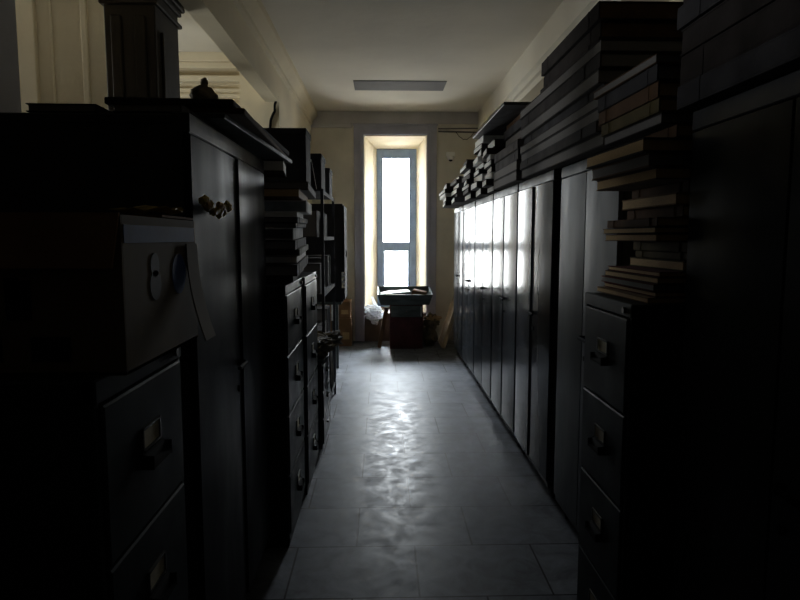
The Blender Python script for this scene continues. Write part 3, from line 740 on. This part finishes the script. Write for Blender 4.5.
tag(bl2, 'bundle of old paper inside the open crate under loose sheets', 'bundle')
# red-brown folder leaning at the cabinet's left
rf = mesh('folder', M['cover_brown'], lambda b: box(b, -.025, .025, -.16, .16, 0, .56, .003), None, (-.02, 8.98, 0.003)); rf.rotation_euler = (0, R(11), 0)
rf.location = (-.045, 8.98, .008)
tag(rf, 'reddish brown folder leaning on the left side of the dark red cabinet', 'folder')
# white plastic on the sill
pb = thing('plastic_bag', 'bright crumpled white plastic bag spilling over the window sill', 'plastic bag', (-.14, 9.44, .43))
def bag(b):
    blob(b, (0, .02, .05), (.13, .09, .075), .35, 3, 1, 4, -.049)
    blob(b, (.02, -.085, -.02), (.13, .04, .08), .4, 3.4, 2, 4)
    blob(b, (.03, -.10, -.09), (.06, .04, .06), .8, 3, 6, 3)
mesh('sheet', M['plastic'], bag, pb)
mesh('handle', M['plastic'], lambda b: (hexa(b, [(.02, .0, .06), (.10, .0, .06), (.10, .03, .06), (.02, .03, .06), (-.03, .01, .26), (.0, .01, .26), (.0, .02, .26), (-.03, .02, .26)])), pb)
# leaning board and sack
lb = mesh('plank', M['ply'], lambda b: box(b, -.028, .028, -.25, .25, 0, 1.05, .004), None, (.87, 8.98, .010)); lb.rotation_euler = (0, R(17.5), 0)
tag(lb, 'pale wooden plank leaning behind the last right-hand cupboard', 'plank')
sk = thing('sack', 'lumpy dusty cloth sack slumped between the dark red cabinet and leaning plank', 'sack', (.70, 9.05, 0))
mesh('body', M['cloth'], lambda b: (blob(b, (0, 0, .16), (.10, .17, .18), .4, 2.2, 5, 4, -.16), blob(b, (.02, -.02, .36), (.10, .13, .11), .6, 2.6, 7, 4)), sk, smooth=True)
mesh('paper', M['paper_old'], lambda b: blob(b, (.04, -.08, .42), (.10, .07, .035), .8, 3, 9, 3), sk)

# ---------------------------------------------------------------- fixtures
cl = thing('ceiling_light', 'grey rectangular unlit light panel on the ceiling before the window', 'ceiling light', (.222, 7.86, ZC - .007))
mesh('housing', M['panel_grey'], lambda b: box(b, -.56, .56, -.24, .24, 0, .006, .001), cl)
mesh('diffuser', M['panel_grey'], lambda b: box(b, -.53, .53, -.21, .21, -.001, 0), cl)
wl_ = thing('wall_lamp', 'small white fixture high on the back wall right of the window', 'lamp', (1.03, YE - .001, 2.80))
mesh('base', M['white_fix'], lambda b: box(b, -.065, .065, -.07, 0, .0, .06, .006), wl_)
mesh('shade', M['white_fix'], lambda b: cyl(b, (0, -.05, -.055), (0, -.05, 0), .042, .06, 20), wl_, smooth=True)
mesh('bulb', M['black'], lambda b: blob(b, (0, -.05, -.06), (.03, .03, .022), 0, 1, 0, 2), wl_, smooth=True)
cn = mesh('conduit', M['panel_grey'], lambda b: (cyl(b, (.845, YE - .012, 3.165), (1.485, YE - .012, 3.155), .011), cyl(b, (.845, YE - .012, 3.205), (1.485, YE - .012, 3.215), .009)), None)
tag(cn, 'pair of grey conduits running along the back wall right of the window', 'conduit')
cbl = mesh('cable', M['black'], lambda b: tube(b, [(1.10 + .03 * k, YE - .003, 3.165 - .12 * math.sin(math.pi * k / 10) + (.01 if k % 2 else 0)) for k in range(11)], .004), None)
tag(cbl, 'thin cable sagging below the conduits on the back wall', 'cable')
ck = mesh('loose_cable', M['black'], lambda b: tube(b, [(0, -.01, 0), (.01, -.02, .08), (.03, -.02, .13), (.05, -.012, .17), (.055, -.03, .23), (.085, -.02, .32)], .013, 6), None, (-1.145, 6.552, 2.70))
tag(ck, 'dark twisted cable end hanging at the corner of the left wall', 'cable')

# ---------------------------------------------------------------- light
w = bpy.data.worlds.new('overcast'); SC.world = w; w.use_nodes = True
bg = w.node_tree.nodes['Background']; bg.inputs['Color'].default_value = (0.93, 0.97, 1.0, 1); bg.inputs['Strength'].default_value = 44.0
wn = w.node_tree.nodes; wl = w.node_tree.links
wtc = wn.new('ShaderNodeTexCoord'); wsp = wn.new('ShaderNodeSeparateXYZ'); wcr = wn.new('ShaderNodeValToRGB')
wmr = wn.new('ShaderNodeMapRange'); wmr.inputs['From Min'].default_value = -1; wmr.inputs['From Max'].default_value = 1
wl.new(wtc.outputs['Generated'], wsp.inputs[0]); wl.new(wsp.outputs['Z'], wmr.inputs['Value']); wl.new(wmr.outputs['Result'], wcr.inputs['Fac'])
wcr.color_ramp.elements[0].position = 0.42; wcr.color_ramp.elements[0].color = (0.60, 0.60, 0.58, 1)
wcr.color_ramp.elements[1].position = 0.75; wcr.color_ramp.elements[1].color = (0.88, 0.94, 1.0, 1)
# broad bright patch of hazy sky round the hidden sun, up and to the right of the window
wdt = wn.new('ShaderNodeVectorMath'); wdt.operation = 'DOT_PRODUCT'; wdt.inputs[1].default_value = Vector((.20, .62, .75)).normalized()
wl.new(wtc.outputs['Generated'], wdt.inputs[0])
wmx = wn.new('ShaderNodeMath'); wmx.operation = 'MAXIMUM'; wmx.inputs[1].default_value = 0.0; wl.new(wdt.outputs['Value'], wmx.inputs[0])
wpw = wn.new('ShaderNodeMath'); wpw.operation = 'POWER'; wpw.inputs[1].default_value = 14.0; wl.new(wmx.outputs[0], wpw.inputs[0])
wst = wn.new('ShaderNodeMath'); wst.operation = 'MULTIPLY_ADD'; wst.inputs[1].default_value = 520.0; wst.inputs[2].default_value = 45.0
wl.new(wpw.outputs[0], wst.inputs[0]); wl.new(wst.outputs[0], bg.inputs['Strength'])
wl.new(wcr.outputs['Color'], bg.inputs['Color'])
def portal(name, loc, rot, sx, sy):
    l = bpy.data.lights.new(name, 'AREA'); l.shape = 'RECTANGLE'; l.size = sx; l.size_y = sy
    l.cycles.is_portal = True
    o = bpy.data.objects.new(name, l); COL.objects.link(o); o.location = loc; o.rotation_euler = rot
portal('window_daylight', (.235, YW + .08, 1.82), (R(-90), 0, 0), .56, 2.3)
portal('side_window_daylight', (-4.83, (W2[0] + W2[1]) / 2, (W2[2] + W2[3]) / 2), (0, R(-90), 0), W2[3] - W2[2], W2[1] - W2[0])

# ---------------------------------------------------------------- camera
cd = bpy.data.cameras.new('camera'); cam = bpy.data.objects.new('camera', cd); COL.objects.link(cam)
cd.sensor_width = 36; cd.lens = 36 * 620 / 800; cd.clip_start = 0.02; cd.clip_end = 200
cam.location = (0, 0, 1.58); cam.rotation_euler = (R(90 - 5.7106), 0, R(-1.6547))
SC.camera = cam
vs = SC.view_settings
vs.view_transform = 'Standard'; vs.look = 'None'; vs.exposure = 0.0; vs.gamma = 1.0; vs.use_curve_mapping = False
SC.cycles.max_bounces = 10; SC.cycles.diffuse_bounces = 6; SC.cycles.transparent_max_bounces = 8
SC.cycles.use_denoising = True
